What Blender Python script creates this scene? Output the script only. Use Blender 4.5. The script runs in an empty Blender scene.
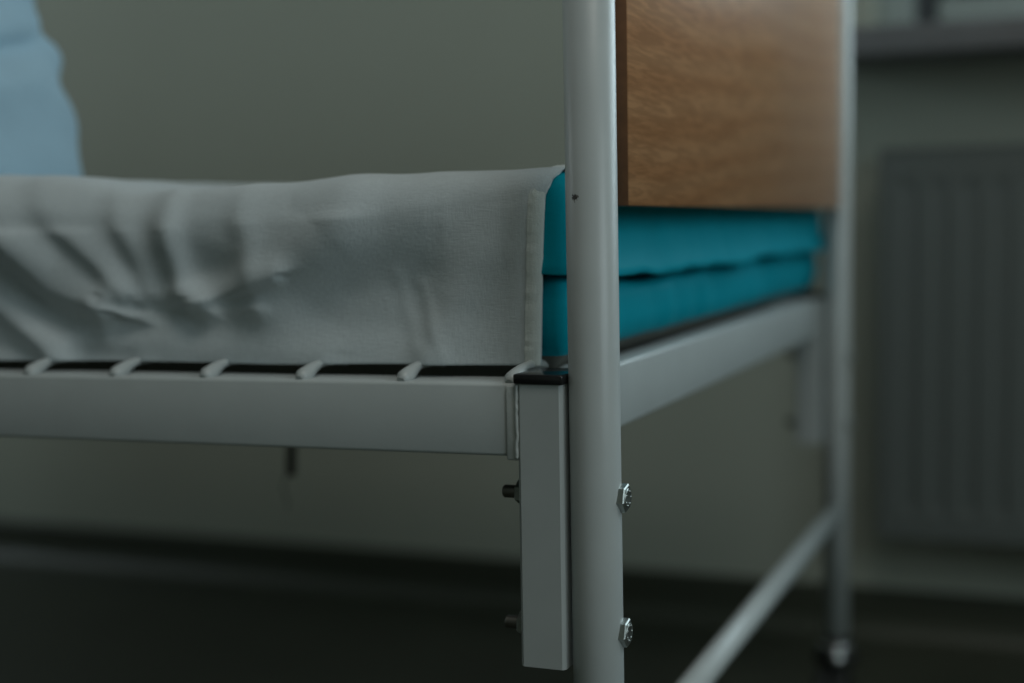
import bpy, bmesh, math, random
from mathutils import Vector, Matrix, noise
random.seed(7)
scene = bpy.context.scene
COL = scene.collection
PI = math.pi
CH = 0.63                    # eye height above the floor

# ------------------------------------------------------------------ helpers
def link(name, bm, mats, parent=None, smooth=False, **props):
    me = bpy.data.meshes.new(name)
    bmesh.ops.recalc_face_normals(bm, faces=bm.faces)
    bm.to_mesh(me); bm.free()
    if smooth:
        for p in me.polygons: p.use_smooth = True
    o = bpy.data.objects.new(name, me)
    for m in (mats if isinstance(mats, (list, tuple)) else [mats]): me.materials.append(m)
    COL.objects.link(o)
    if parent:
        o.parent = parent
        o.matrix_parent_inverse = world_of(parent).inverted()
    for k, v in props.items(): o[k] = v
    return o

def world_of(o):
    m = Matrix.LocRotScale(o.location, o.rotation_euler, o.scale)
    if o.parent: m = world_of(o.parent) @ o.matrix_parent_inverse @ m
    return m

def empty(name, loc, **props):
    o = bpy.data.objects.new(name, None); COL.objects.link(o)
    o.location = loc; o.empty_display_size = .1
    for k, v in props.items(): o[k] = v
    return o

def box(bm, x0, x1, y0, y1, z0, z1, bev=0.0, seg=2):
    b = bmesh.new()
    bmesh.ops.create_cube(b, size=1)
    for v in b.verts:
        v.co = Vector((x0 + (v.co.x + .5) * (x1 - x0), y0 + (v.co.y + .5) * (y1 - y0), z0 + (v.co.z + .5) * (z1 - z0)))
    if bev > 0:
        bmesh.ops.bevel(b, geom=list(b.edges), offset=bev, segments=seg, profile=.5, affect='EDGES')
        for f in b.faces: f.smooth = True
    merge(bm, b)

def merge(bm, b):
    me = bpy.data.meshes.new('tmp'); b.to_mesh(me); b.free()
    bm.from_mesh(me); bpy.data.meshes.remove(me)

def frame_for(d):
    d = d.normalized()
    a = Vector((0, 0, 1)) if abs(d.z) < .9 else Vector((1, 0, 0))
    u = d.cross(a).normalized(); w = d.cross(u).normalized()
    return u, w

def channel_box(bm, x0, x1, y0, y1, z0, z1, c):
    """square tube: flat sides with chamfered upright corners"""
    P2 = [(x0 + c, y0), (x1 - c, y0), (x1, y0 + c), (x1, y1 - c), (x1 - c, y1), (x0 + c, y1), (x0, y1 - c), (x0, y0 + c)]
    w = .0018
    Q2 = [(x0 + c, y0 + w), (x1 - c, y0 + w), (x1 - w, y0 + c), (x1 - w, y1 - c), (x1 - c, y1 - w), (x0 + c, y1 - w), (x0 + w, y1 - c), (x0 + w, y0 + c)]
    R_ = [[bm.verts.new((x, y, z)) for x, y in pp] for pp, z in ((P2, z1), (P2, z0), (Q2, z0), (Q2, z0 + .05))]
    for a, b in zip(R_[:-1], R_[1:]):
        for k in range(8): bm.faces.new((a[k], a[(k + 1) % 8], b[(k + 1) % 8], b[k]))
    bm.faces.new(R_[0]); bm.faces.new(R_[-1])

def tube(bm, pts, r, seg=24, cap=True, radii=None):
    pts = [Vector(p) for p in pts]; rings = []
    u = w = None
    for i, p in enumerate(pts):
        d = (pts[min(i + 1, len(pts) - 1)] - pts[max(i - 1, 0)]).normalized()
        if u is None: u, w = frame_for(d)
        else:
            u = (u - d * u.dot(d)).normalized(); w = d.cross(u).normalized()
        rr = radii[i] if radii else r
        rings.append([bm.verts.new(p + (u * math.cos(2 * PI * k / seg) + w * math.sin(2 * PI * k / seg)) * rr) for k in range(seg)])
    for a, b in zip(rings[:-1], rings[1:]):
        for k in range(seg):
            f = bm.faces.new((a[k], a[(k + 1) % seg], b[(k + 1) % seg], b[k])); f.smooth = True
    if cap:
        for rg in (rings[0], rings[-1]):
            f = bm.faces.new(rg); f.smooth = False

def lathe(bm, c, axis, prof, seg=32):
    """prof: list of (distance along the axis, radius)"""
    axis = Vector(axis).normalized(); c = Vector(c); u, w = frame_for(axis); rings = []
    for t, r in prof:
        if r < 1e-6: rings.append([bm.verts.new(c + axis * t)])
        else: rings.append([bm.verts.new(c + axis * t + (u * math.cos(2 * PI * k / seg) + w * math.sin(2 * PI * k / seg)) * r) for k in range(seg)])
    for a, b in zip(rings[:-1], rings[1:]):
        for k in range(seg):
            k2 = (k + 1) % seg
            if len(a) == 1 and len(b) == 1: continue
            if len(a) == 1: f = bm.faces.new((a[0], b[k2], b[k]))
            elif len(b) == 1: f = bm.faces.new((a[k], a[k2], b[0]))
            else: f = bm.faces.new((a[k], a[k2], b[k2], b[k]))
            f.smooth = True

def hexa(bm, c, axis, r, t0, t1, ch=.0008, rot=0.0):
    """hexagonal prism with a chamfered outer end"""
    axis = Vector(axis).normalized(); c = Vector(c); u, w = frame_for(axis); rings = []
    for t, rr in ((t0, r), (t1 - ch, r), (t1, r * .9)):
        rings.append([bm.verts.new(c + axis * t + (u * math.cos(PI / 3 * k + rot) + w * math.sin(PI / 3 * k + rot)) * rr) for k in range(6)])
    for a, b in zip(rings[:-1], rings[1:]):
        for k in range(6): bm.faces.new((a[k], a[(k + 1) % 6], b[(k + 1) % 6], b[k]))
    bm.faces.new(rings[0]); bm.faces.new(rings[-1])

# ---------------------------------------------------------------- materials
def mat(name, color, rough=.5, metal=0.0, spec=.5, bump=None, var=None, coat=0.0, sheen=0.0):
    m = bpy.data.materials.new(name); m.use_nodes = True
    nt = m.node_tree; b = nt.nodes['Principled BSDF']
    b.inputs['Base Color'].default_value = (*color, 1)
    b.inputs['Roughness'].default_value = rough
    b.inputs['Metallic'].default_value = metal
    b.inputs['Specular IOR Level'].default_value = spec
    b.inputs['Coat Weight'].default_value = coat
    b.inputs['Sheen Weight'].default_value = sheen
    tc = nt.nodes.new('ShaderNodeTexCoord')
    if var:                               # (scale, amount): soft procedural tone variation
        n = nt.nodes.new('ShaderNodeTexNoise'); n.inputs['Scale'].default_value = var[0]; n.inputs['Detail'].default_value = 4
        nt.links.new(tc.outputs['Object'], n.inputs['Vector'])
        r = nt.nodes.new('ShaderNodeMapRange')
        r.inputs[1].default_value = .3; r.inputs[2].default_value = .7
        r.inputs[3].default_value = 1 - var[1]; r.inputs[4].default_value = 1 + var[1]
        nt.links.new(n.outputs['Fac'], r.inputs[0])
        mx = nt.nodes.new('ShaderNodeVectorMath'); mx.operation = 'SCALE'
        mx.inputs[0].default_value = color
        nt.links.new(r.outputs[0], mx.inputs['Scale']); nt.links.new(mx.outputs[0], b.inputs['Base Color'])
    if bump:                              # (scale, strength, distance)
        n = nt.nodes.new('ShaderNodeTexNoise'); n.inputs['Scale'].default_value = bump[0]; n.inputs['Detail'].default_value = 6
        nt.links.new(tc.outputs['Object'], n.inputs['Vector'])
        bp = nt.nodes.new('ShaderNodeBump'); bp.inputs['Strength'].default_value = bump[1]; bp.inputs['Distance'].default_value = bump[2]
        nt.links.new(n.outputs['Fac'], bp.inputs['Height']); nt.links.new(bp.outputs[0], b.inputs['Normal'])
    return m

M = {}
M['paint'] = mat('grey_white_enamel', (.46, .49, .485), .34, bump=(260, .12, .0004), var=(30, .03))
M['weld'] = mat('painted_weld', (.52, .55, .54), .35, bump=(420, .4, .0006))
M['zinc'] = mat('zinc_plated_steel', (.42, .44, .42), .38, metal=1.0, bump=(500, .15, .0003), var=(300, .15))
M['thread'] = mat('dull_threaded_steel', (.22, .21, .19), .45, metal=1.0)
M['chrome'] = mat('chrome', (.8, .84, .86), .2, metal=1.0)
M['black'] = mat('black_plastic', (.012, .012, .013), .18, bump=(80, .05, .0004))
M['rubber'] = mat('dark_rubber', (.012, .013, .012), .6)
M['diffuser'] = mat('white_lamp_diffuser', (.8, .8, .78), .5)
M['strap'] = mat('dark_webbing', (.02, .02, .018), .9, bump=(900, .5, .0005))
M['wall'] = mat('painted_wall', (.415, .433, .365), .75, bump=(180, .10, .0006), var=(1.6, .03))
M['ceiling'] = mat('ceiling_paint', (.45, .46, .42), .9)
M['floor'] = mat('dark_linoleum', (.046, .051, .036), .42, var=(6, .12), bump=(60, .05, .0004))
M['base'] = mat('dark_coved_skirting', (.050, .055, .038), .45)
M['rad'] = mat('radiator_enamel', (.125, .140, .133), .45, bump=(120, .05, .0004))
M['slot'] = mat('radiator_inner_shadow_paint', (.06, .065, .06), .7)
M['sill'] = mat('stone_window_board', (.165, .165, .17), .5, var=(40, .06))
M['upvc'] = mat('white_window_frame', (.48, .55, .54), .35)
M['gasket'] = mat('grey_window_gasket', (.10, .11, .12), .6)
M['skin'] = mat('skin', (.48, .31, .23), .5, var=(30, .05), bump=(300, .1, .0004))
M['hair'] = mat('brown_hair', (.05, .032, .02), .55, bump=(220, .8, .003))
M['trouser'] = mat('grey_blue_trousers', (.10, .15, .20), .85, bump=(900, .25, .0005))
M['sole'] = mat('white_clog', (.5, .5, .48), .5)
M['eye'] = mat('eye_white', (.7, .7, .68), .2)
M['iris'] = mat('dark_iris', (.04, .025, .015), .15)
M['lip'] = mat('lip', (.40, .18, .15), .45)

# post enamel: the same paint with a small chip
def paint_chip(loc):
    m = M['paint'].copy(); m.name = 'chipped_grey_white_enamel'
    nt = m.node_tree; b = nt.nodes['Principled BSDF']
    tc = next(n for n in nt.nodes if n.type == 'TEX_COORD')
    geo = nt.nodes.new('ShaderNodeNewGeometry')
    n = nt.nodes.new('ShaderNodeTexNoise'); n.inputs['Scale'].default_value = 700; n.inputs['Detail'].default_value = 3
    nt.links.new(geo.outputs['Position'], n.inputs['Vector'])
    d = nt.nodes.new('ShaderNodeVectorMath'); d.operation = 'DISTANCE'; d.inputs[1].default_value = loc
    nt.links.new(geo.outputs['Position'], d.inputs[0])
    a = nt.nodes.new('ShaderNodeMath'); a.operation = 'MULTIPLY_ADD'; a.inputs[1].default_value = .007; 
    nt.links.new(n.outputs['Fac'], a.inputs[0]); nt.links.new(d.outputs['Value'], a.inputs[2])
    c = nt.nodes.new('ShaderNodeMath'); c.operation = 'LESS_THAN'; c.inputs[1].default_value = .0056
    nt.links.new(a.outputs[0], c.inputs[0])
    mx = nt.nodes.new('ShaderNodeMix'); mx.data_type = 'RGBA'
    src = b.inputs['Base Color'].links[0].from_socket
    nt.links.new(c.outputs[0], mx.inputs[0]); nt.links.new(src, mx.inputs[6]); mx.inputs[7].default_value = (.04, .035, .03, 1)
    nt.links.new(mx.outputs[2], b.inputs['Base Color'])
    return m

def fabric(name, color, weave=1400, fold=0.0, rough=.9, bump=.35, sheen=.2, var=.08):
    m = mat(name, color, rough, sheen=sheen)
    nt = m.node_tree; b = nt.nodes['Principled BSDF']
    tc = next(n for n in nt.nodes if n.type == 'TEX_COORD')
    hs = []
    for sc in ((weave * .12, weave, weave), (weave, weave, weave * .12)):
        mp = nt.nodes.new('ShaderNodeMapping'); mp.inputs['Scale'].default_value = sc
        n = nt.nodes.new('ShaderNodeTexNoise'); n.inputs['Scale'].default_value = 1; n.inputs['Detail'].default_value = 2
        nt.links.new(tc.outputs['Object'], mp.inputs[0]); nt.links.new(mp.outputs[0], n.inputs['Vector']); hs.append(n)
    ad = nt.nodes.new('ShaderNodeMath'); ad.operation = 'ADD'
    nt.links.new(hs[0].outputs['Fac'], ad.inputs[0]); nt.links.new(hs[1].outputs['Fac'], ad.inputs[1])
    bp = nt.nodes.new('ShaderNodeBump'); bp.inputs['Strength'].default_value = bump; bp.inputs['Distance'].default_value = .0006
    nt.links.new(ad.outputs[0], bp.inputs['Height']); nt.links.new(bp.outputs[0], b.inputs['Normal'])
    r = nt.nodes.new('ShaderNodeMapRange'); r.inputs[1].default_value = .6; r.inputs[2].default_value = 1.4
    r.inputs[3].default_value = 1 - var; r.inputs[4].default_value = 1 + var
    nt.links.new(ad.outputs[0], r.inputs[0])
    mx = nt.nodes.new('ShaderNodeVectorMath'); mx.operation = 'SCALE'; mx.inputs[0].default_value = color
    nt.links.new(r.outputs[0], mx.inputs['Scale']); nt.links.new(mx.outputs[0], b.inputs['Base Color'])
    return m
M['sheet'] = fabric('white_cotton_sheet', (.59, .645, .665), 1100)
M['hem'] = fabric('stitched_sheet_hem', (.76, .81, .78), 1100, bump=.5)
M['teal'] = fabric('teal_waterproof_cover', (.0005, .31, .40), 500, rough=.6, bump=.12, sheen=0, var=.03)
M['teal'].node_tree.nodes['Principled BSDF'].inputs['Specular IOR Level'].default_value = .08
M['under'] = fabric('black_mattress_underside', (.16, .16, .14), 500, rough=.9, bump=.2, sheen=0)
M['teal_pipe'] = fabric('dark_mattress_piping', (.006, .010, .014), 600, rough=.6)
M['shirt'] = fabric('light_blue_cotton_shirt', (.36, .54, .66), 1000, sheen=.1)

def wood():
    m = mat('beech_laminate', (.4, .2, .1), .33, coat=.25)
    nt = m.node_tree; b = nt.nodes['Principled BSDF']; b.inputs['Coat Roughness'].default_value = .3
    tc = next(n for n in nt.nodes if n.type == 'TEX_COORD')
    # broad cathedral figure
    mp = nt.nodes.new('ShaderNodeMapping'); mp.inputs['Scale'].default_value = (1, 2.2, 9); mp.inputs['Rotation'].default_value = (R(-14), 0, 0)
    nt.links.new(tc.outputs['Object'], mp.inputs[0])
    w = nt.nodes.new('ShaderNodeTexWave'); w.wave_type = 'BANDS'; w.bands_direction = 'Z'
    w.inputs['Scale'].default_value = 1.3; w.inputs['Distortion'].default_value = 5; w.inputs['Detail'].default_value = 3; w.inputs['Detail Scale'].default_value = 1.1
    nt.links.new(mp.outputs[0], w.inputs[0])
    # short pale flecks running along the grain
    mp2 = nt.nodes.new('ShaderNodeMapping'); mp2.inputs['Scale'].default_value = (1, 24, 290); mp2.inputs['Rotation'].default_value = (R(-18), 0, 0)
    nt.links.new(tc.outputs['Object'], mp2.inputs[0])
    n = nt.nodes.new('ShaderNodeTexNoise'); n.inputs['Scale'].default_value = 1.2; n.inputs['Detail'].default_value = 4; n.inputs['Distortion'].default_value = .5
    nt.links.new(mp2.outputs[0], n.inputs['Vector'])
    cr = nt.nodes.new('ShaderNodeValToRGB')
    cr.color_ramp.elements[0].position = .0; cr.color_ramp.elements[0].color = (.46, .215, .093, 1)
    cr.color_ramp.elements[1].position = 1.; cr.color_ramp.elements[1].color = (.52, .262, .122, 1)
    nt.links.new(w.outputs['Fac'], cr.inputs[0])
    cr2 = nt.nodes.new('ShaderNodeValToRGB')
    cr2.color_ramp.elements[0].position = .42; cr2.color_ramp.elements[0].color = (.86, .85, .84, 1)
    cr2.color_ramp.elements[1].position = .62; cr2.color_ramp.elements[1].color = (1.14, 1.16, 1.19, 1)
    nt.links.new(n.outputs['Fac'], cr2.inputs[0])
    mx = nt.nodes.new('ShaderNodeMix'); mx.data_type = 'RGBA'; mx.blend_type = 'MULTIPLY'; mx.inputs[0].default_value = 1
    nt.links.new(cr.outputs[0], mx.inputs[6]); nt.links.new(cr2.outputs[0], mx.inputs[7])
    nt.links.new(mx.outputs[2], b.inputs['Base Color'])
    bp = nt.nodes.new('ShaderNodeBump'); bp.inputs['Strength'].default_value = .12; bp.inputs['Distance'].default_value = .0004
    nt.links.new(n.outputs['Fac'], bp.inputs['Height']); nt.links.new(bp.outputs[0], b.inputs['Normal'])
    return m
R = math.radians
M['wood'] = wood()
M['wood_edge'] = mat('brown_edge_banding', (.20, .085, .035), .45, var=(90, .15))

def glass():
    m = bpy.data.materials.new('window_glass'); m.use_nodes = True; nt = m.node_tree
    nt.nodes.clear(); o = nt.nodes.new('ShaderNodeOutputMaterial')
    t = nt.nodes.new('ShaderNodeBsdfTransparent'); g = nt.nodes.new('ShaderNodeBsdfGlossy'); g.inputs['Roughness'].default_value = .02
    t.inputs[0].default_value = (.93, .97, .97, 1)
    lw = nt.nodes.new('ShaderNodeLayerWeight'); pw = nt.nodes.new('ShaderNodeMath'); pw.operation = 'POWER'; pw.inputs[1].default_value = 5
    f = nt.nodes.new('ShaderNodeMath'); f.operation = 'MULTIPLY_ADD'; f.inputs[1].default_value = .8; f.inputs[2].default_value = .04
    nt.links.new(lw.outputs['Facing'], pw.inputs[0]); nt.links.new(pw.outputs[0], f.inputs[0]); mx = nt.nodes.new('ShaderNodeMixShader')
    nt.links.new(f.outputs[0], mx.inputs[0]); nt.links.new(t.outputs[0], mx.inputs[1]); nt.links.new(g.outputs[0], mx.inputs[2])
    nt.links.new(mx.outputs[0], o.inputs[0]); return m
M['glass'] = glass()

# ------------------------------------------------------------------ the room
XL, XR, YF, YB, ZC = -3.6, 2.3, -3.0, 2.145, 2.75
def struct(name, bm, m, parent=None, **k):
    if parent is None: k['kind'] = 'structure'
    return link(name, bm, m, parent, **k)

bm = bmesh.new(); box(bm, XL - .2, XR + .2, YF - .2, YB + .2, -.1, 0); struct('floor', bm, M['floor'])
bm = bmesh.new(); box(bm, XL - .2, XR + .2, YF - .2, YB + .2, ZC, ZC + .1); struct('ceiling', bm, M['ceiling'])
def wall_y(name, y0, y1, wx0, wx1, wz0, wz1):
    bm = bmesh.new()
    box(bm, XL - .2, wx0, y0, y1, 0, ZC); box(bm, wx1, XR + .2, y0, y1, 0, ZC)
    box(bm, wx0, wx1, y0, y1, 0, wz0); box(bm, wx0, wx1, y0, y1, wz1, ZC)
    struct(name, bm, M['wall'])
W1 = (-.285, 2.05, CH + .256, 2.2)
wall_y('wall_back', YB, YB + .2, *W1)
bm = bmesh.new(); box(bm, XL - .2, XR + .2, YF - .2, YF, 0, ZC); struct('wall_front', bm, M['wall'])
W3 = (.35, 1.75, .9, 2.25)
bm = bmesh.new()
box(bm, XL - .2, XL, YF, W3[0], 0, ZC); box(bm, XL - .2, XL, W3[1], YB, 0, ZC)
box(bm, XL - .2, XL, W3[0], W3[1], 0, W3[2]); box(bm, XL - .2, XL, W3[0], W3[1], W3[3], ZC)
struct('wall_left', bm, M['wall'])
W2 = (-1.2, .65, .9, 2.35)
bm = bmesh.new()
box(bm, XR, XR + .2, YF, W2[0], 0, ZC); box(bm, XR, XR + .2, W2[1], YB, 0, ZC)
box(bm, XR, XR + .2, W2[0], W2[1], 0, W2[2]); box(bm, XR, XR + .2, W2[0], W2[1], W2[3], ZC)
struct('wall_right', bm, M['wall'])
def skirting(name, pts_fn):
    bm = bmesh.new()
    prof = [(0, 0), (.028, 0), (.020, .006), (.013, .014), (.009, .026), (.008, .070), (.006, .074), (0, .075)]
    a = [bm.verts.new(pts_fn(0, d, z)) for d, z in prof]; b = [bm.verts.new(pts_fn(1, d, z)) for d, z in prof]
    n = len(prof)
    for i in range(n): bm.faces.new((a[i], a[(i + 1) % n], b[(i + 1) % n], b[i]))
    bm.faces.new(a); bm.faces.new(b)
    struct(name, bm, M['base'])
skirting('baseboard_back', lambda t, d, z: (XL if t == 0 else XR, YB - d, z))
skirting('baseboard_left', lambda t, d, z: (XL + d, YF if t == 0 else YB, z))
skirting('baseboard_right', lambda t, d, z: (XR - d, YF if t == 0 else YB, z))
skirting('baseboard_front', lambda t, d, z: (XL if t == 0 else XR, YF + d, z))

def window(name, along, w, at, sign):
    """along 'x' or 'y'; at = inner wall plane; sign = outward"""
    a0, a1, z0, z1 = w
    def bb(bm, u0, u1, d0, d1, za, zb, bev=.003):
        p, q = sorted((at + sign * d0, at + sign * d1))
        if along == 'x': box(bm, u0, u1, p, q, za, zb, bev)
        else: box(bm, p, q, u0, u1, za, zb, bev)
    root = empty(name, (0, 0, 0), kind='structure')
    bm = bmesh.new(); fw = .05
    mids = [a0 + (a1 - a0) / 2]
    bb(bm, a0, a0 + fw, .07, .14, z0, z1); bb(bm, a1 - fw, a1, .07, .14, z0, z1)
    bb(bm, a0 + fw + .034, a1 - fw, .088, .14, z0, z0 + .066); bb(bm, a0 + fw, a1 - fw, .07, .14, z1 - fw, z1)
    for m_ in mids: bb(bm, m_ - .04, m_ + .04, .07, .14, z0 + .066, z1 - fw)
    fr = link('window_frame', bm, M['upvc'], root)
    bm = bmesh.new(); bb(bm, a0 + fw, a0 + fw + .034, .098, .13, z0, z1 - fw, .001); link('window_gasket', bm, M['gasket'], fr)
    edges = [a0 + fw + .034] + [m_ + s * .04 for m_ in mids for s in (-1, 1)] + [a1 - fw]
    for i in range(0, len(edges), 2):
        u0, u1 = edges[i], edges[i + 1]; c0, c1 = z0 + .066, z1 - fw
        bm = bmesh.new(); g = .022
        bb(bm, u0, u0 + g, .085, .125, c0, c1, .001); bb(bm, u1 - g, u1, .085, .125, c0, c1, .001)
        bb(bm, u0 + g, u1 - g, .085, .125, c0, c0 + g * .4, .001); bb(bm, u0 + g, u1 - g, .085, .125, c1 - g, c1, .001)
        link('window_gasket', bm, M['gasket'], fr)
        bm = bmesh.new(); bb(bm, u0 + g * .6, u1 - g * .6, .102, .108, c0 + .004, c1 - g * .6, 0)
        link('window_pane', bm, M['glass'], root)
    return root
w1 = window('window_1', 'x', W1, YB, 1)
w2 = window('window_2', 'y', W2, XR, 1)
w3 = window('added_window_left', 'y', W3, XL, -1)  # added window out of view, built around the left fill light
bm = bmesh.new(); box(bm, XL, XL + .12, W3[0] - .05, W3[1] + .05, .865, .9, .004); link('window_sill', bm, M['sill'], w3)
bm = bmesh.new(); box(bm, W1[0] - .06, W1[1] + .06, YB - .15, YB + .0, CH + .216, CH + .256, .004); box(bm, W1[0] + .001, W1[1] - .001, YB, YB + .07, CH + .236, CH + .256, 0)
link('window_sill', bm, M['sill'], w1)
bm = bmesh.new(); box(bm, XR - .12, XR, W2[0] - .05, W2[1] + .05, .865, .9, .004); link('window_sill', bm, M['sill'], w2)

# ------------------------------------------------------------------ radiator
RX0, RX1, RZ0, RZ1 = -.262, 1.13, CH - .458, CH + .086
RYF = YB - .105
rad = empty('radiator', (.43, YB - .06, RZ0), label='pale grey ribbed panel radiator on the wall below the window', category='radiator')
def rad_panel(yf):
    b = bmesh.new(); pitch = .0405; n = int((RX1 - RX0 - .05) / pitch)
    xs = [RX0, RX0 + .004]; x = RX0 + .026
    cols = [(RX0, .004), (RX0 + .003, 0)]
    for i in range(n):
        cols += [(x + .004, 0), (x + .010, .0034), (x + .0215, .0034), (x + .0275, 0)]
        x += pitch
    cols += [(RX1 - .003, 0), (RX1, .004)]
    zr = [(RZ0, 0, .004), (RZ0 + .003, 0, 0), (RZ0 + .034, 0, 0), (RZ0 + .050, 1, 0), (RZ1 - .050, 1, 0), (RZ1 - .036, 0, 0), (RZ1 - .003, 0, 0), (RZ1, 0, .004)]
    grid = []
    for z, k, e in zr: grid.append([b.verts.new((cx, yf + (d if (k or cx in (RX0, RX1)) else 0) + e, z)) for cx, d in cols])
    for g0, g1 in zip(grid[:-1], grid[1:]):
        for i in range(len(cols) - 1): b.faces.new((g0[i], g0[i + 1], g1[i + 1], g1[i]))
    back = [b.verts.new((cx, yf + .014, z)) for cx, z in ((RX0, RZ0), (RX1, RZ0), (RX1, RZ1), (RX0, RZ1))]
    b.faces.new(back)
    b.faces.new([*grid[0]] + [back[1], back[0]]); b.faces.new([*grid[-1]] + [back[2], back[3]])
    b.faces.new([g[0] for g in grid] + [back[3], back[0]]); b.faces.new([g[-1] for g in grid] + [back[2], back[1]])
    return b
link('front_panel', rad_panel(RYF), M['rad'], rad)
link('rear_panel', rad_panel(RYF + .062), M['rad'], rad)
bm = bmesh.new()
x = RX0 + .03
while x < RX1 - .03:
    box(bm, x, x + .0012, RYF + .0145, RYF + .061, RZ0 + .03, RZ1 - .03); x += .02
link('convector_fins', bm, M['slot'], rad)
bm = bmesh.new(); box(bm, RX0, RX1, RYF + .0, RYF + .005, RZ1, RZ1 + .006); 
for k in range(68):
    xx = RX0 + .012 + k * .0203; box(bm, xx, xx + .006, RYF + .005, RYF + .071, RZ1 + .001, RZ1 + .006)
box(bm, RX0, RX1, RYF + .071, RYF + .076, RZ1, RZ1 + .006)
link('top_grille', bm, M['rad'], rad)
for s in (RX0, RX1 - .0015):
    bm = bmesh.new(); box(bm, s, s + .0015, RYF + .012, RYF + .07, RZ0 + .01, RZ1 + .004); link('side_cover', bm, M['rad'], rad)
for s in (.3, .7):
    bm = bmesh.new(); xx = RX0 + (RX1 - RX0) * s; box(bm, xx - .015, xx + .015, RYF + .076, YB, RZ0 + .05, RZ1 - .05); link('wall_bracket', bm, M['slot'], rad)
bm = bmesh.new()
tube(bm, [(RX1 + .03, YB - .06, 0), (RX1 + .03, YB - .06, RZ0 + .03), (RX1 + .02, YB - .06, RZ0 + .04), (RX1 - .001, YB - .06, RZ0 + .04)], .0075, 14)
link('supply_pipe', bm, M['rad'], rad)
bm = bmesh.new(); lathe(bm, (RX1 + .03, YB - .06, RZ0 + .04), (0, 0, 1), [(0, 0), (0, .012), (.02, .012), (.022, .019), (.06, .017), (.064, 0)], 24)
link('valve', bm, M['upvc'], rad)

# ------------------------------------------------------------------- the bed
def sag(x): return -.0105 * max(0.0, -.3165 - x)   # the lying surface drops a little towards the head
ZT = CH - .0973               # top of the side rails
PX, PR = -.268, .0154         # foot posts
PYN, PYF = .801, 1.715
BX0, BX1 = -.3125, -.2836      # square bracket
HX = -2.32                    # head posts
bed = empty('hospital_bed', (-1.3, 1.27, 0), label='grey white painted tubular steel hospital bed with a beech wood foot panel', category='bed')

M['chip'] = paint_chip((-.2738, .7868, .6432))
def post(x, y, ztop, m):
    bm = bmesh.new(); tube(bm, [(x, y, .112), (x, y, .4), (x, y, ztop)], PR, 48)
    lathe(bm, (x, y, ztop), (0, 0, 1), [(0, PR), (.008, PR * .9), (.014, PR * .5), (.015, 0)], 48)
    return link('post', bm, m, bed)
near = post(PX, PYN, 1.06, M['chip'])
for v in near.data.vertices: v.co.x -= .0035 * (v.co.z - .55)
post(PX, PYF, 1.06, M['paint'])
post(HX, PYN, 1.16, M['paint']); post(HX, PYF, 1.16, M['paint'])
def panel(x, y0, y1, z0, z1):
    bm = bmesh.new(); box(bm, x - .009, x + .009, y0, y1, z0, z1, .0008, 1)
    o = link('end_panel', bm, [M['wood'], M['wood_edge']], bed, label='beech laminate panel')
    for p in o.data.polygons:
        if abs(p.normal.x) < .5: p.material_index = 1
    for yy in (y0 - .028, y1 + .0):
        for zz in (z1 - .09, z1 - .03):
            bm = bmesh.new(); lathe(bm, (x, yy, zz), (0, 1, 0), [(0, .006), (.028, .006)], 16); link('panel_peg', bm, M['paint'], bed)
panel(-.2705, .855, 1.697, CH + .0085, CH + .33)
panel(HX, .855, 1.693, CH + .0085, CH + .43)
def end_top(x, z):
    bm = bmesh.new(); tube(bm, [(x, PYN + PR * .9, z), (x, PYF - PR * .9, z)], .011, 24); link('top_bar', bm, M['paint'], bed)
end_top(PX, 1.02); end_top(HX, 1.12)
for x in (PX, HX):
    bm = bmesh.new(); tube(bm, [(x, PYN + PR * .8, CH - .354), (x, PYF - PR * .8, CH - .354)], .0108, 32); link('crossbar', bm, M['paint'], bed)

def bolt_set(br, y, z, sgn, xp, xb):
    """bolt head on the outer side of the post, nut and thread end on the inner side of the bracket"""
    rot = R(12)
    bm = bmesh.new(); c = (xp, y, z); ax = (sgn, 0, 0)
    lathe(bm, c, ax, [(-.0022, 0), (-.0022, .0098), (-.0006, .0098), (-.0006, 0)], 28)
    hexa(bm, c, ax, .0088, -.0006, .0055, rot=rot)
    lathe(bm, c, ax, [(.0054, .0060), (.0061, .0056), (.0057, .0045), (.0057, 0)], 24)
    for k in range(7):
        a = 2 * PI * k / 7
        lathe(bm, (xp + sgn * .0056, y + .0046 * math.cos(a), z + .0046 * math.sin(a)), ax, [(0, .0007), (.0006, .0004), (.0007, 0)], 8)
    link('bolt_head', bm, M['zinc'], br)
    bm = bmesh.new(); ax = (-sgn, 0, 0); c = (xb, y, z)
    lathe(bm, c, ax, [(0, 0), (0, .0088), (.0012, .0088), (.0012, 0)], 24)
    hexa(bm, c, ax, .0078, .0012, .0068, rot=R(30))
    link('nut', bm, M['zinc'], br)
    bm = bmesh.new(); pr = [(.0, 0), (.0, .0040)]
    t = .006
    while t < .0155: pr += [(t, .0041), (t + .0005, .0036)]; t += .001
    pr += [(.0160, .0034), (.0162, 0)]
    lathe(bm, c, ax, pr, 20); link('bolt_end', bm, M['thread'], br)

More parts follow.
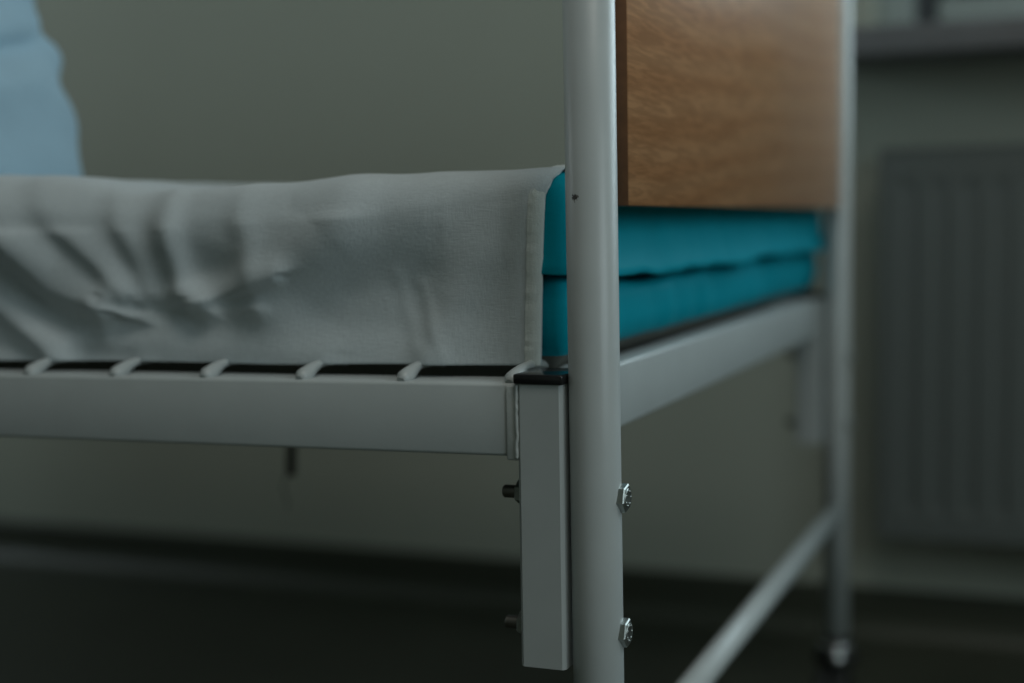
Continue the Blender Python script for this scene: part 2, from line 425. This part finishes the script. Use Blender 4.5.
ZB = ZT - .1742
def bracket(x0, x1, y0, y1, sgn, py):
    ZT = globals()['ZT'] + sag(x0); ZB = ZT - .1727
    bm = bmesh.new(); channel_box(bm, x0, x1, y0, y1, ZB, ZT, .0020)
    br = link('bracket', bm, M['paint'], bed)
    bm = bmesh.new(); box(bm, x0 - .0018, x1 + .001, y0 - .0015, y1 + .0015, ZT + .0002, ZT + .0062, .0012, 2)
    link('end_cap', bm, M['black'], br, label='black plastic end cap')
    dx = PR * .9; xp = (PX + dx) if sgn > 0 else (HX - dx)
    for dz in (-.0702, -.1524): bolt_set(br, py, ZT + dz + .0015, sgn, xp, x0 if sgn > 0 else x1)
    return br
bracket(BX0, BX1, .787, .8255, 1, PYN + .003)
bracket(BX0, BX1, PYF - .025, PYF + .014, 1, PYF)
hb0, hb1 = HX + PR + .0015, HX + PR + .0269
bracket(hb0, hb1, .787, .8255, -1, PYN + .003)
bracket(hb0, hb1, PYF - .025, PYF + .014, -1, PYF)

for y0, y1 in ((.790, .828), (PYF - .028, PYF + .011)):
    bm = bmesh.new(); box(bm, hb1 + .0005, BX0 - .0005, y0, y1, ZT - .0445, ZT, .0022, 2)
    for v in bm.verts: v.co.z += sag(v.co.x)
    link('side_rail', bm, M['paint'], bed)
# weld fillets between the rails and the brackets
def weld(x, dirx, y0, z0, z1):
    bm = bmesh.new(); pts = []; rr = []
    z0 += sag(x); z1 += sag(x); n = 34
    for i in range(n + 1):
        t = i / n; z = z0 + (z1 - z0) * t
        j = noise.noise(Vector((x * 9, y0 * 7, z * 230))) * .0010
        pts.append((x + dirx * (.0006 + j), y0 - .0016, z)); rr.append(.0013 + .0003 * noise.noise(Vector((z * 300, 1, 1))))
    tube(bm, pts, 0, 10, True, rr)
    # flat, slightly sunk run-off on the rail side
    box(bm, x + dirx * .0078 if dirx < 0 else x, x if dirx < 0 else x + .0078, y0 - .0012, y0 + .001, z0 - .0012, z1 - .001, .0009, 2)
    link('weld_bead', bm, M['weld'], bed)
weld(BX0, -1, .790, ZT - .0455, ZT - .0005)
weld(hb1, 1, .790, ZT - .0455, ZT - .0005)
bm = bmesh.new(); box(bm, BX0 - .001, -.2895,   .8260, PYF - .0255, ZT - .0445, ZT, .0022, 2); link('end_rail', bm, M['paint'], bed)
bm = bmesh.new(); box(bm, hb0 + .0015, hb1 + .001,   .8260, PYF - .0255, ZT + sag(hb0) - .0445, ZT + sag(hb0), .0022, 2); link('end_rail', bm, M['paint'], bed)

# sprung wire deck: cross wires hooked over the side rails, long wires beneath
WZ = ZT + .0072; wr = .0027
wx = -.3190
k = 0
proto = None
while wx > hb1 + .03:
    if proto is None:
        bm = bmesh.new(); y0 = .7915; y1 = PYF + .0095
        pts = [(0, y0 + .0005, -.0075), (0, y0 + .006, -.0060), (0, y0 + .013, -.0036), (0, y0 + .020, -.0014), (0, y0 + .027, .0000), (0, y0 + .036, .0004), (0, y0 + .05, 0)]
        pts += [(0, y0 + .05 + (y1 - y0 - .1) * t / 6, -.024 * math.sin(PI * t / 6) ** .4) for t in range(1, 6)]
        pts += [(0, y1 - (p[1] - y0), p[2]) for p in reversed(pts[:7])]
        rr = [.0026, .0055, .0048, .0037] + [wr] * (len(pts) - 8) + [.0037, .0048, .0055, .0026]
        tube(bm, pts, wr, 14, True, rr)
        proto = link('deck_wire', bm, M['paint'], bed); proto.location = (wx, 0, WZ + sag(wx))
    else:
        o = proto.copy(); COL.objects.link(o); o.location = (wx, 0, WZ + sag(wx))
    wx -= .0728; k += 1
for y in (1.0, 1.27, 1.54):
    bm = bmesh.new(); tube(bm, [(BX0 - .001, y, WZ - .029), (hb1 + .001, y, WZ - .029 + sag(hb1))], .0022, 10); link('long_wire', bm, M['paint'], bed)

# hanging webbing strap end below the deck
bm = bmesh.new()
SXp = lambda t: (-.728 - .009 * t, 1.235, ZT + .0006 - .155 * t)
for t0 in range(12):
    a, b_ = Vector(SXp(t0 / 12)), Vector(SXp((t0 + 1) / 12))
    tube(bm, [a, b_], .0050, 10, t0 in (0, 11))
st = link('strap_end', bm, M['strap'], bed, label='dark strap end hanging below the deck')
bm = bmesh.new(); e = Vector(SXp(1)); pts = [e + Vector((-.002 - .008 * t - .005 * math.sin(t * 5), 0, -.036 * t + .001)) for t in [i / 14 for i in range(15)]]
tube(bm, pts, .0007, 6); link('loose_thread', bm, M['strap'], st)

# casters
def caster(x, y):
    bm = bmesh.new()
    lathe(bm, (x, y, 0), (0, 0, 1), [(.124, 0), (.124, .0165), (.110, .0185), (.104, .026), (.095, .0275), (.088, .024), (.084, 0)], 32)
    cs = link('caster', bm, M['rubber'], bed)
    yw = y - .022
    for s in (-1, 1):
        bm = bmesh.new()
        c = (x + s * .010, yw, .0445); pr = [(-.007, 0), (-.007, .030), (-.0085, .032), (-.0085, .042), (-.005, .0445), (.005, .0445), (.0085, .042), (.0085, .032), (.007, .030), (.007, 0)]
        lathe(bm, c, (1, 0, 0), pr, 40); link('wheel', bm, M['rubber'], cs)
    bm = bmesh.new(); box(bm, x - .003, x + .003, yw - .02, yw + .034, .030, .090, .002); link('fork', bm, M['black'], cs)
    bm = bmesh.new(); lathe(bm, (x + .006, y - .0235, .1005), (0, -1, .15), [(-.006, 0), (-.006, .0085), (.002, .0085), (.0060, .0064), (.0085, .0034), (.0092, 0)], 24)
    link('chrome_stud', bm, M['chrome'], cs, label='domed chrome stud')
    bm = bmesh.new(); lathe(bm, (x, y, .109), (0, 0, 1), [(0, 0), (0, .0200), (.0025, .0206), (.005, .0198), (.005, .0158)], 32)
    link('collar', bm, M['chrome'], cs, label='chrome collar ring')
for x in (PX, HX):
    for y in (PYN, PYF): caster(x, y)

# ----------------------------------------------------------------- mattress
MX1, MX0 = -.2925, HX + PR + .004
MY0, MY1 = .8335, 1.737
ZM0 = WZ + .0042
ZM1 = CH + .0325
ZS = CH - .039
def top_z(x):
    """height of the mattress top along its length"""
    d = MX1 - x
    z = ZM1 + sag(x) - .0112 * min(1, max(0, d / .34)) ** .8
    z += .004 * min(1, max(0, (d - .48) / .12))
    if -1.35 < x < -.62: pass
    return z
def matt():
    bm = bmesh.new()
    # vertical profile: (z parameter, inset): lower body, seam notch, overhanging cover flap, rounded top
    prof = [(-.215, .13), (-.210, .050), (-.10, .026), (0, .012), (.02, .008), (.06, .005), (.14, .003), (.26, .003), (.35, .005), (.365, .009), (.380, .016), (.39, .023), (.43, .021), (.425, .004), (.405, -.004), (.394, -.0085), (.404, -.0105), (.45, -.0080), (.56, -.004),
            (.70, -.0025), (.82, -.001), (.90, .001), (.95, .004), (.98, .009), (1.0, .017), (1.005, .03), (1.04, .06)]
    cr = .014
    def ring(ins):
        pts = []
        x0, x1, y0, y1 = MX0 + ins, MX1 - ins, MY0 + ins, MY1 - ins; r = max(.006, cr - ins)
        for cx, cy, a0 in ((x1 - r, y0 + r, -90), (x1 - r, y1 - r, 0), (x0 + r, y1 - r, 90), (x0 + r, y0 + r, 180)):
            for i in range(9):
                a = R(a0 + i * 90 / 8); pts.append((cx + r * math.cos(a), cy + r * math.sin(a)))
        out = []
        for i, p in enumerate(pts):
            q = pts[(i + 1) % len(pts)]; L = math.dist(p, q); n = max(1, int(L / .012))
            if i % 9 != 8: n = 1
            else: n = 150 if abs(p[0] - q[0]) > 1 else 80
            for j in range(n): out.append((p[0] + (q[0] - p[0]) * j / n, p[1] + (q[1] - p[1]) * j / n))
        return out
    rings = []
    for t, ins in prof:
        rg = ring(ins); row = []
        for i, (x, y) in enumerate(rg):
            z = ZM0 + sag(x) + (top_z(x) - ZM0 - sag(x)) * min(t, 1.0) + (.0012 if 1 < t < 1.02 else -.012 if t > 1.02 else 0)
            if .36 < t < .46:                       # the flap edge sags and lifts
                z += .0055 * noise.noise(Vector((x * 14, y * 9, 1.3))) + .0012 * noise.noise(Vector((x * 40, y * 30, 4)))
            if .3 < t < .5: z += .0055 * math.exp(-((y - MY0) / .05) ** 2)
            # soft vertical pleats
            a = .0026 * noise.noise(Vector((x * 34, y * 34, t * 1.5))) + .0016 * noise.noise(Vector((x * 9, y * 9, t * 3)))
            if t < .36: a *= 1.2
            cx, cy = max(MX0 + .05, min(MX1 - .05, x)), max(MY0 + .05, min(MY1 - .05, y))
            n = Vector((x - cx, y - cy, 0)); n = n.normalized() if n.length > 1e-5 else Vector((0, 0, 0))
            if x > MX1 - .04 and y < 1.0 or y < MY0 + .03: a *= .35
            if t > 1: a = 0
            if ins < 0 and y < MY0 + .01: y += .8 * -ins * min(1, (MY0 + .01 - y) / .01)
            row.append(bm.verts.new((x + n.x * a, y + n.y * a, z)))
        rings.append(row)
    for a, b in zip(rings[:-1], rings[1:]):
        n = len(a)
        for i in range(n):
            f = bm.faces.new((a[i], a[(i + 1) % n], b[(i + 1) % n], b[i])); f.smooth = True
    bm.faces.new(rings[0]); bm.faces.new(rings[-1])
    return bm
mattress = link('mattress', matt(), [M['teal'], M['under']], None, label='teal vinyl covered mattress under the sheet on the hospital bed', category='mattress')
for p in mattress.data.polygons:
    if p.center.z < ZM0 + sag(p.center.x) - .0008: p.material_index = 1
# piping round the top edge of the cover
bm = bmesh.new(); zz = .0045
c = .03; pts = []
x0, x1, y0, y1 = MX0 + .007, MX1 - .0045, MY0 + .0045, MY1 - .005
for cx, cy, a0 in ((x1 - c, y0 + c, -90), (x1 - c, y1 - c, 0), (x0 + c, y1 - c, 90), (x0 + c, y0 + c, 180)):
    for i in range(9):
        a = R(a0 + i * 90 / 8); pts.append((cx + c * math.cos(a), cy + c * math.sin(a)))
pts.append(pts[0]); P3 = []
for p, q in zip(pts[:-1], pts[1:]):
    n = max(1, int(math.dist(p, q) / .03))
    for j in range(n): P3.append((p[0] + (q[0] - p[0]) * j / n, p[1] + (q[1] - p[1]) * j / n))
P3.append(P3[0])
tube(bm, [(x, y, top_z(x) - zz) for x, y in P3], .0022, 10, False)
link('piping', bm, M['teal_pipe'], mattress)

# -------------------------------------------------------------------- sheet
YAW, PITCH, ROLL = R(21.8), R(4.83), R(.95); FPX = 1422.0
cam_m = Matrix.Translation((0, 0, CH)) @ Matrix.Rotation(YAW, 4, 'Z') @ Matrix.Rotation(PI / 2 - PITCH, 4, 'X') @ Matrix.Rotation(-ROLL, 4, 'Z')
def on_side(u, v, y=.830):
    """where the point seen at (u, v) of the photograph lies on the mattress side"""
    d = cam_m.to_3x3() @ Vector(((u - 512) / FPX, (341.5 - v) / FPX, -1)); o = Vector((0, 0, CH)); t = (y - o.y) / d.y
    p = o + d * t; return (p.x, p.z)
# folds: polyline in the photograph, height, soft width on the upper right side, steep width on the other
FOLDS = [
    ([(-40, 175), (0, 205), (30, 250), (62, 286), (112, 306)], .0125, .024, .012),
    ([(-60, 262), (0, 298), (30, 322), (64, 352)], .0090, .014, .011),
    ([(40, 200), (84, 236), (112, 262), (138, 290)], .0050, .013, .008),
    ([(118, 200), (140, 235), (152, 262), (162, 290)], .0040, .012, .009),
    ([(180, 200), (184, 245), (192, 285), (215, 303)], .0070, .010, .013),
    ([(122, 294), (150, 299), (188, 297)], .0028, .010, .005),
    ([(108, 304), (130, 314), (156, 316)], .0030, .008, .007),
    ([(200, 302), (240, 292), (290, 276)], .0062, .013, .0045),
    ([(205, 306), (240, 311), (270, 308)], .0030, .006, .007),
    ([(356, 190), (345, 235), (315, 262), (275, 296)], .0105, .024, .026),
    ([(250, 205), (262, 240), (262, 265)], .0040, .013, .011),
    ([(455, 200), (432, 262), (418, 330)], -.0030, .022, .020),
    ([(528, 185), (500, 240), (460, 300), (440, 350)], .0068, .018, .018),
    ([(425, 285), (440, 330), (450, 352)], .0010, .005, .005),
    ([(402, 275), (410, 310), (422, 345)], .0007, .005, .005),
    ([(20, 209), (120, 212), (200, 211), (300, 206)], -.0014, .004, .004),
    ([(300, 206), (400, 200), (480, 196)], -.0005, .004, .004),
    ([(0, 345), (60, 352), (140, 358)], -.0020, .008, .008),
    ([(120, 335), (220, 345), (330, 350)], .0025, .016, .012),
]
FW = [([Vector(on_side(*p)) for p in pl], a, w1, w2) for pl, a, w1, w2 in FOLDS]
def fold_h(x, z):
    h = 0; p = Vector((x, z))
    for pl, a, w1, w2 in FW:
        best = None
        for q, r in zip(pl[:-1], pl[1:]):
            d = r - q; t = max(0, min(1, (p - q).dot(d) / d.length_squared)); c = q + d * t; dd = (p - c).length
            if best is None or dd < best[0]: best = (dd, d.x * (p.y - c.y) - d.y * (p.x - c.x))
        w = w1 if best[1] > 0 else w2
        if best[0] < 3.2 * w: h += a * math.exp(-(best[0] / w) ** 2)
    return h
def sheet_profile(x):
    zt = top_z(x) + .0016
    pts = []; r = .017
    zb = ZM0 + sag(x) - .0042 + .0015 * noise.noise(Vector((x * 9, 3, 1)))
    ya, yb = MY0 - .0070 +   .0060 * min(1.5, max(0.0, (x + .331) / .018)) ** 2, MY1 + .0070
    n = 64
    for i in range(n): pts.append((ya, zb + (zt - r - zb) * i / n, -1, 0))
    for i in range(11):
        a = R(i * 9); pts.append((ya + r - r * math.cos(a), zt - r + r * math.sin(a), -math.cos(a), math.sin(a)))
    m_ = 34
    for i in range(1, m_):
        pts.append((ya + r + (yb - ya - 2 * r) * i / m_, zt, 0, 1))
    for i in range(11):
        a = R(90 - i * 9); pts.append((yb - r + r * math.cos(a), zt - r + r * math.sin(a), math.cos(a), math.sin(a)))
    for i in range(1, 15): pts.append((yb, zt - r - (zt - r - zb) * i / 14, 1, 0))
    return pts
def sheet_pt(x, k, prof, lift=0.0):
    y, z, ny, nz = prof[k]
    h = 0
    if k <= 80:
        fade = 1.0 if k < 60 else max(0.0, 1 - (k - 60) / 16)
        h = fold_h(x, z) * fade if x > -1.35 else 0
    t = min(1.0, k / 64)
    if k <= 80:                                          # the side swells at the top roll and at the foot of the mattress
        h += (.0052 if t > .42 else .0026) * (1 + math.cos(2 * PI * (t - .92))) * min(1, max(.12, (-.322 - x) / .05)) * (1 if k < 64 else max(0.0, 1 - (k - 64) / 12))
    vx = Vector((x * 11, z * 16 + y * 9, 2.2))
    h += .0016 * noise.noise(vx) + .0009 * noise.noise(vx * 3.1) + .0018
    if 64 < k: 
        g = 1 / (1 + math.exp((x + .640) / .014))            # cloth pushed up beside the sitter
        if k < 100: h += .0165 * g * (1 if x > -1.4 else 0) * (1 if k >= 74 else (k - 64) / 10)
    h *= .4 + .6 * min(1, max(0, (-.335 - x) / .05)) if x > -.385 else 1
    h = (h if h > 0 else -.0008 * (1 - math.exp(h / .0008))) + lift
    return Vector((x, y + ny * h, z + nz * h))
def hem_x(k):
    """the foot edge: further out on the top, drawn in down the side"""
    t = min(1, max(0, k / 64))
    near = -.3135 + .0045 * t ** 1.5
    if k > 64: near += .0115 * min(1, (k - 64) / 10)
    if k > 64 + 10 + 34: near = -.300
    return near
def sheet():
    bm = bmesh.new(); NX = 470; XS = MX0 + .02
    rows = []
    for i in range(NX + 1):
        s = (i / NX) ** 1.5; row = []
        x0 = -.31 + (XS + .31) * s
        prof = sheet_profile(x0)
        for k in range(len(prof)):
            dx = hem_x(k) + .31; x = x0 + dx * max(0, 1 - i / 40)
            row.append(bm.verts.new(sheet_pt(x, k, prof)))
        rows.append(row)
    for a, b in zip(rows[:-1], rows[1:]):
        for k in range(len(a) - 1):
            f = bm.faces.new((a[k], a[k + 1], b[k + 1], b[k])); f.smooth = True
    return bm
sh = link('bed_sheet', sheet(), M['sheet'], None, label='creased white cotton sheet draped over the side of the teal mattress', category='sheet')
so = sh.modifiers.new('thickness', 'SOLIDIFY'); so.thickness = .0006; so.offset = -1
def hem():
    bm = bmesh.new(); rows = []
    offs = [(-.0002, .0002), (.0002, .0009), (.0012, .0012), (.0070, .0012), (.0077, .0005), (.0084, .0011), (.0090, .0003)]
    for k in range(0, 64 + 11 + 34 + 11):
        row = []
        for dx, l in offs:
            x = hem_x(k) - dx; prof = sheet_profile(x)
            if k >= len(prof): break
            pucker = .0007 * noise.noise(Vector((dx * 90, k * .45, 7)))
            row.append(bm.verts.new(sheet_pt(x, k, prof, l + pucker * (0.2 + min(1, dx / .01)))))
        if len(row) == len(offs): rows.append(row)
    for a, b in zip(rows[:-1], rows[1:]):
        for i in range(len(offs) - 1):
            f = bm.faces.new((a[i], a[i + 1], b[i + 1], b[i])); f.smooth = True
    return bm
link('hem', hem(), M['hem'], sh, label='stitched hem along the foot edge')

# ------------------------------------------------------------------- person
def skin_chain(verts, edges, radii, name, m, parent, sub=2, root=0, xf=None, **props):
    me = bpy.data.meshes.new(name); me.from_pydata([tuple(v) for v in verts], edges, [])
    o = bpy.data.objects.new(name, me); COL.objects.link(o)
    md = o.modifiers.new('skin', 'SKIN'); md.use_smooth_shade = True
    sv = me.skin_vertices[0].data if me.skin_vertices else None
    if sv is None:
        bpy.context.view_layer.objects.active = o
    sv = me.skin_vertices[0].data
    for i, r in enumerate(radii):
        sv[i].radius = r if isinstance(r, tuple) else (r, r)
        sv[i].use_root = (i == root)
    s = o.modifiers.new('sub', 'SUBSURF'); s.levels = sub; s.render_levels = sub
    bpy.context.view_layer.update()
    dg = bpy.context.evaluated_depsgraph_get()
    nm = bpy.data.meshes.new_from_object(o.evaluated_get(dg))
    bpy.data.objects.remove(o); bpy.data.meshes.remove(me)
    nm.name = name
    for p in nm.polygons: p.use_smooth = True
    nm.materials.clear(); nm.materials.append(m)
    q = bpy.data.objects.new(name, nm); COL.objects.link(q)
    if parent:
        q.parent = parent; q.matrix_parent_inverse = world_of(parent).inverted()
    for k_, v_ in props.items(): q[k_] = v_
    return q

HC = Vector((-1.043, 1.00, 0))       # centre of the hips on the bed
ZSEAT = ZM1 - .001 + sag(-1.035)
person = empty('person', (HC.x, HC.y, ZSEAT), label='person in a light blue shirt sitting on the sheeted bed, seen at the hip', category='person')
def P(dx, dy, dz): return Vector((HC.x + dx - .19 * max(0.0, dz - .07) * (1 - .5 * dz), HC.y + dy, ZSEAT + dz))
V, E, RD = [], [], []
def add(p, r, to=None):
    V.append(p); RD.append(r)
    if to is not None: E.append((to, len(V) - 1))
    return len(V) - 1
pel = add(P(0, .00, .080), (.095, .070))
wst = add(P(0, .020, .22), (.085, .058), pel)
chs = add(P(0, .012, .36), (.110, .075), wst)
shl = add(P(0, .005, .445), (.070, .050), chs)
nk = add(P(0, -.005, .505), (.052, .052), shl)
nk2 = add(P(0, -.02, .55), (.050, .050), nk)
hd = [nk2]
for dz, dy, rx, ry in ((.590, -.035, .060, .072), (.640, -.040, .074, .092), (.690, -.032, .077, .097), (.735, -.025, .066, .084), (.760, -.022, .035, .045)):
    hd.append(add(P(0, dy, dz), (rx, ry), hd[-1]))
for s in (-1, 1):
    hip = add(P(s * .090, -.05, .078), .070, pel)
    mid = add(P(s * .105, -.21, .078), .070, hip)
    kn = add(P(s * .110, -.385, .055), .058, mid)
    kn2 = add(P(s * .110, -.405, .01), .055, kn)
    cf = add(P(s * .110, -.395, -.11), .056, kn2)
    an = add(P(s * .112, -.385, -.36), .036, cf)
    hl = add(P(s * .112, -.385, -.40), .037, an)
    ft = add(P(s * .118, -.47, -.435), (.040, .028), hl)
    add(P(s * .122, -.55, -.447), (.038, .018), ft)
hands = []
for s in (-1, 1):
    sh_ = add(P(s * .150, .005, .440), .045, shl)
    ua = add(P(s * .185, -.01, .34), .046, sh_)
    el = add(P(s * .195, -.075, .225), .038, ua)
    fa = add(P(s * .160, -.19, .200), .034, el)
    wr_ = add(P(s * .125, -.285, .170), .024, fa)
    pm = add(P(s * .112, -.325, .163), (.036, .015), wr_)
    hands.append((s, pm))
body = skin_chain(V, E, RD, 'body', M['skin'], person)
# fingers and thumbs, each its own chain rooted in the palm, joined into the body mesh
bm = bmesh.new(); bm.from_mesh(body.data)
for s in (-1, 1):
    for j, (ox, L, w) in enumerate(((-.024, .066, .0082), (-.008, .076, .0085), (.008, .071, .0082), (.023, .056, .0072))):
        b0 = P(s * .108 + ox, -.345, .161); pts = [b0]
        for t, dz in ((.35, -.001), (.7, -.010), (1.0, -.024)): pts.append(b0 + Vector((ox * .25 * t - s * .012 * t, -L * t * .95, dz)))
        pts.append(pts[-1] + Vector((0, -.005, -.004)))
        tube(bm, pts, w, 10, True, [w, w, w * .93, w * .82, w * .35])
    b0 = P(s * .108 - s * .022, -.315, .161); pts = [b0, b0 + Vector((-s * .018, -.018, -.004)), b0 + Vector((-s * .028, -.042, -.010)), b0 + Vector((-s * .030, -.060, -.015)), b0 + Vector((-s * .030, -.064, -.016))]
    tube(bm, pts, .01, 10, True, [.012, .0105, .0098, .0082, .004])
# nose, ears
nb = bmesh.new(); bmesh.ops.create_uvsphere(nb, u_segments=16, v_segments=10, radius=1)
for v in nb.verts: v.co = P(0, -.128, .647) + Vector((v.co.x * .013 * (1 - .35 * v.co.z), v.co.y * .020 * (1 - .5 * v.co.z), v.co.z * .024))
merge(bm, nb)
for s in (-1, 1):
    nb = bmesh.new(); bmesh.ops.create_uvsphere(nb, u_segments=16, v_segments=10, radius=1)
    for v in nb.verts: v.co = P(s * .078, -.025, .655) + Vector((v.co.x * .010, v.co.y * .018, v.co.z * .030))
    merge(bm, nb)
for f in bm.faces: f.smooth = True
bm.to_mesh(body.data); bm.free()
for s in (-1, 1):
    bm = bmesh.new(); lathe(bm, P(s * .031, -.107, .668), (0, -1, 0), [(0, .012), (.003, .011), (.006, .007), (.007, 0)], 20)
    e_ = link('eye', bm, M['eye'], person, True)
    bm = bmesh.new(); lathe(bm, P(s * .031, -.1125, .668), (0, -1, 0), [(0, .006), (.002, .004), (.0022, 0)], 16); link('iris', bm, M['iris'], e_, True)
bm = bmesh.new(); tube(bm, [P(-.024, -.117, .607), P(-.01, -.126, .610), P(.01, -.126, .610), P(.024, -.117, .607)], .005, 10, True, [.002, .0055, .0055, .002]); link('mouth', bm, M['lip'], person, True)
# hair: a cap over the skull, short at the sides and nape
bm = bmesh.new(); bmesh.ops.create_uvsphere(bm, u_segments=40, v_segments=26, radius=1)
for v in bm.verts:
    d = v.co.copy(); n = 1 + .04 * noise.noise(d * 6)
    v.co = P(0, -.018, .680) + Vector((d.x * .089 * n, d.y * .107 * n, d.z * .103 * n))
hc = P(0, -.018, .680)
bmesh.ops.delete(bm, geom=[v for v in bm.verts if (v.co.y < hc.y - .035 and v.co.z < hc.z + .035 + .3 * (hc.y - .035 - v.co.y)) or v.co.z < hc.z - .075 or (v.co.z < hc.z - .02 and v.co.y < hc.y + .0)], context='VERTS')
hr = link('hair', bm, M['hair'], person, True); sm = hr.modifiers.new('thickness', 'SOLIDIFY'); sm.thickness = .012; sm.offset = -1

# shirt: a loft over hips, waist, chest and shoulders, with cloth folds
def shirt():
    bm = bmesh.new()
    sec = [(-.004, .200, .150, .00), (.02, .204, .156, .00), (.05, .203, .155, .0), (.085, .199, .150, .0), (.105, .196, .148, .0), (.12, .193, .144, .003), (.145, .188, .138, .006),
           (.18, .180, .130, .010), (.22, .177, .124, .015), (.27, .172, .122, .014), (.33, .168, .122, .012), (.39, .176, .122, .010), (.43, .172, .112, .008), (.465, .150, .094, .006), (.49, .105, .075, .003), (.505, .072, .064, .000), (.520, .066, .060, -.002)]
    N = 96; rows = []
    fine = []
    for a, b in zip(sec[:-1], sec[1:]):
        for j in range(5): fine.append(tuple(a[i] + (b[i] - a[i]) * j / 5 for i in range(4)))
    fine.append(sec[-1])
    for z, rx, ry, oy in fine:
        row = []
        for i in range(N):
            a = 2 * PI * i / N; c, s = math.cos(a), math.sin(a); e = .86
            x = rx * math.copysign(abs(c) ** e, c); y = ry * math.copysign(abs(s) ** e, s)
            # creases sweep down round the side of the waist
            ph = z * 90 + 2.2 * a + 2.2 * noise.noise(Vector((c * 1.5, s * 1.5, z * 4)))
            amp = .0020 * math.exp(-((z - .125) / .055) ** 2) + .0010
            h = amp * math.sin(ph) + .0025 * noise.noise(Vector((c * 3, s * 3, z * 9)))
            # two deep gathers above the hip and one drag line towards the thigh
            h -= .0065 * math.exp(-((z - .118 - .045 * c * 0 - .05 * (s + .3)) / .009) ** 2) * (.5 + .5 * max(0, abs(c)))
            h += .004 * math.exp(-((z - .092 - .05 * (s + .3)) / .014) ** 2)
            h -= .007 * math.exp(-((z - .035 + .12 * (s + .75)) / .010) ** 2)
            k = 1 + h / .17
            row.append(bm.verts.new(P(x * k, oy + y * k, z)))
        rows.append(row)
    for a, b in zip(rows[:-1], rows[1:]):
        for i in range(N):
            f = bm.faces.new((a[i], a[(i + 1) % N], b[(i + 1) % N], b[i])); f.smooth = True
    for s in (-1, 1):                                    # short sleeves
        tube(bm, [P(s * .125, .005, .462), P(s * .160, .004, .445), P(s * .180, -.002, .40), P(s * .192, -.008, .335), P(s * .202, -.014, .285)], .06, 28, False, [.052, .066, .068, .066, .068])
    return bm
shr = link('shirt', shirt(), M['shirt'], person, True, label='light blue cotton shirt'); sm = shr.modifiers.new('thickness', 'SOLIDIFY'); sm.thickness = .0015; sm.offset = 1
V, E, RD = [], [], []
pel = add(P(0, .0, .075), (.098, .072))
for s in (-1, 1):
    hip = add(P(s * .090, -.05, .078), .080, pel)
    mid = add(P(s * .105, -.21, .078), .080, hip)
    kn = add(P(s * .110, -.388, .055), .066, mid)
    kn2 = add(P(s * .110, -.408, .005), .064, kn)
    cf = add(P(s * .110, -.398, -.12), .064, kn2)
    add(P(s * .112, -.386, -.33), .056, cf)
skin_chain(V, E, RD, 'trousers', M['trouser'], person, label='grey blue trousers')
for s in (-1, 1):
    skin_chain([P(s * .112, -.375, -.425), P(s * .114, -.42, -.436), P(s * .119, -.49, -.446), P(s * .123, -.565, -.452)], [(0, 1), (1, 2), (2, 3)], [(.043, .038), (.043, .036), (.047, .030), (.040, .022)], 'shoe', M['sole'], person)

# ceiling light fitting
cl = empty('ceiling_lamp', (.35, .12, ZC), label='flat rectangular white ceiling light fitting above the foot of the bed', category='lamp')
bm = bmesh.new()
for x0, x1, y0, y1 in ((-.28, .98, -.21, -.18), (-.28, .98, .42, .45), (-.28, -.25, -.18, .42), (.95, .98, -.18, .42)): box(bm, x0, x1, y0, y1, ZC - .09, ZC, .002)
link('lamp_frame', bm, M['upvc'], cl)
bm = bmesh.new(); box(bm, -.25, .95, -.18, .42, ZC - .075, ZC - .070); link('diffuser', bm, M['diffuser'], cl)
# ------------------------------------------------------------------- lights
def area(name, loc, rot, sx, sy, power, col):
    l = bpy.data.lights.new(name, 'AREA'); l.shape = 'RECTANGLE'; l.size = sx; l.size_y = sy; l.energy = power; l.color = col
    o = bpy.data.objects.new(name, l); COL.objects.link(o); o.location = loc; o.rotation_euler = rot
    return o
area('daylight_back_window', (1.0, YB + .38, 1.75), (R(-72), 0, 0), 2.1, 1.1, 30, (.80, .93, 1.0))
area('daylight_right_window', (XR + .16, -.28, 1.68), (0, R(76), 0), 1.3, 1.6, 23.5, (.84, .95, 1.0))
area('ceiling_lamp_light', (.35, .12, ZC - .082), (0, 0, 0), 1.2, .6, 11.4, (1, .99, .92))
area('left_fill_light', (XL - .16, 1.05, 1.62), (0, R(-80), 0), 1.2, 1.3, 20, (.84, .95, 1.0))  # added fill that brightens the back wall from the left
w = bpy.data.worlds.new('World'); scene.world = w; w.use_nodes = True
nt = w.node_tree; bg = nt.nodes['Background']
bg.inputs['Color'].default_value = (.42, .58, .70, 1); bg.inputs['Strength'].default_value = .35

# ------------------------------------------------------------------- camera
cd = bpy.data.cameras.new('camera'); cam = bpy.data.objects.new('camera', cd); COL.objects.link(cam)
cam.matrix_world = cam_m
cd.sensor_width = 36; cd.lens = FPX * 36 / 1024; cd.clip_start = .02
cd.dof.use_dof = True; cd.dof.focus_distance = .85; cd.dof.aperture_fstop = 2.4
scene.camera = cam
vs = scene.view_settings
vs.view_transform = 'Standard'; vs.look = 'None'; vs.gamma = 1; vs.use_curve_mapping = False; vs.exposure = 0
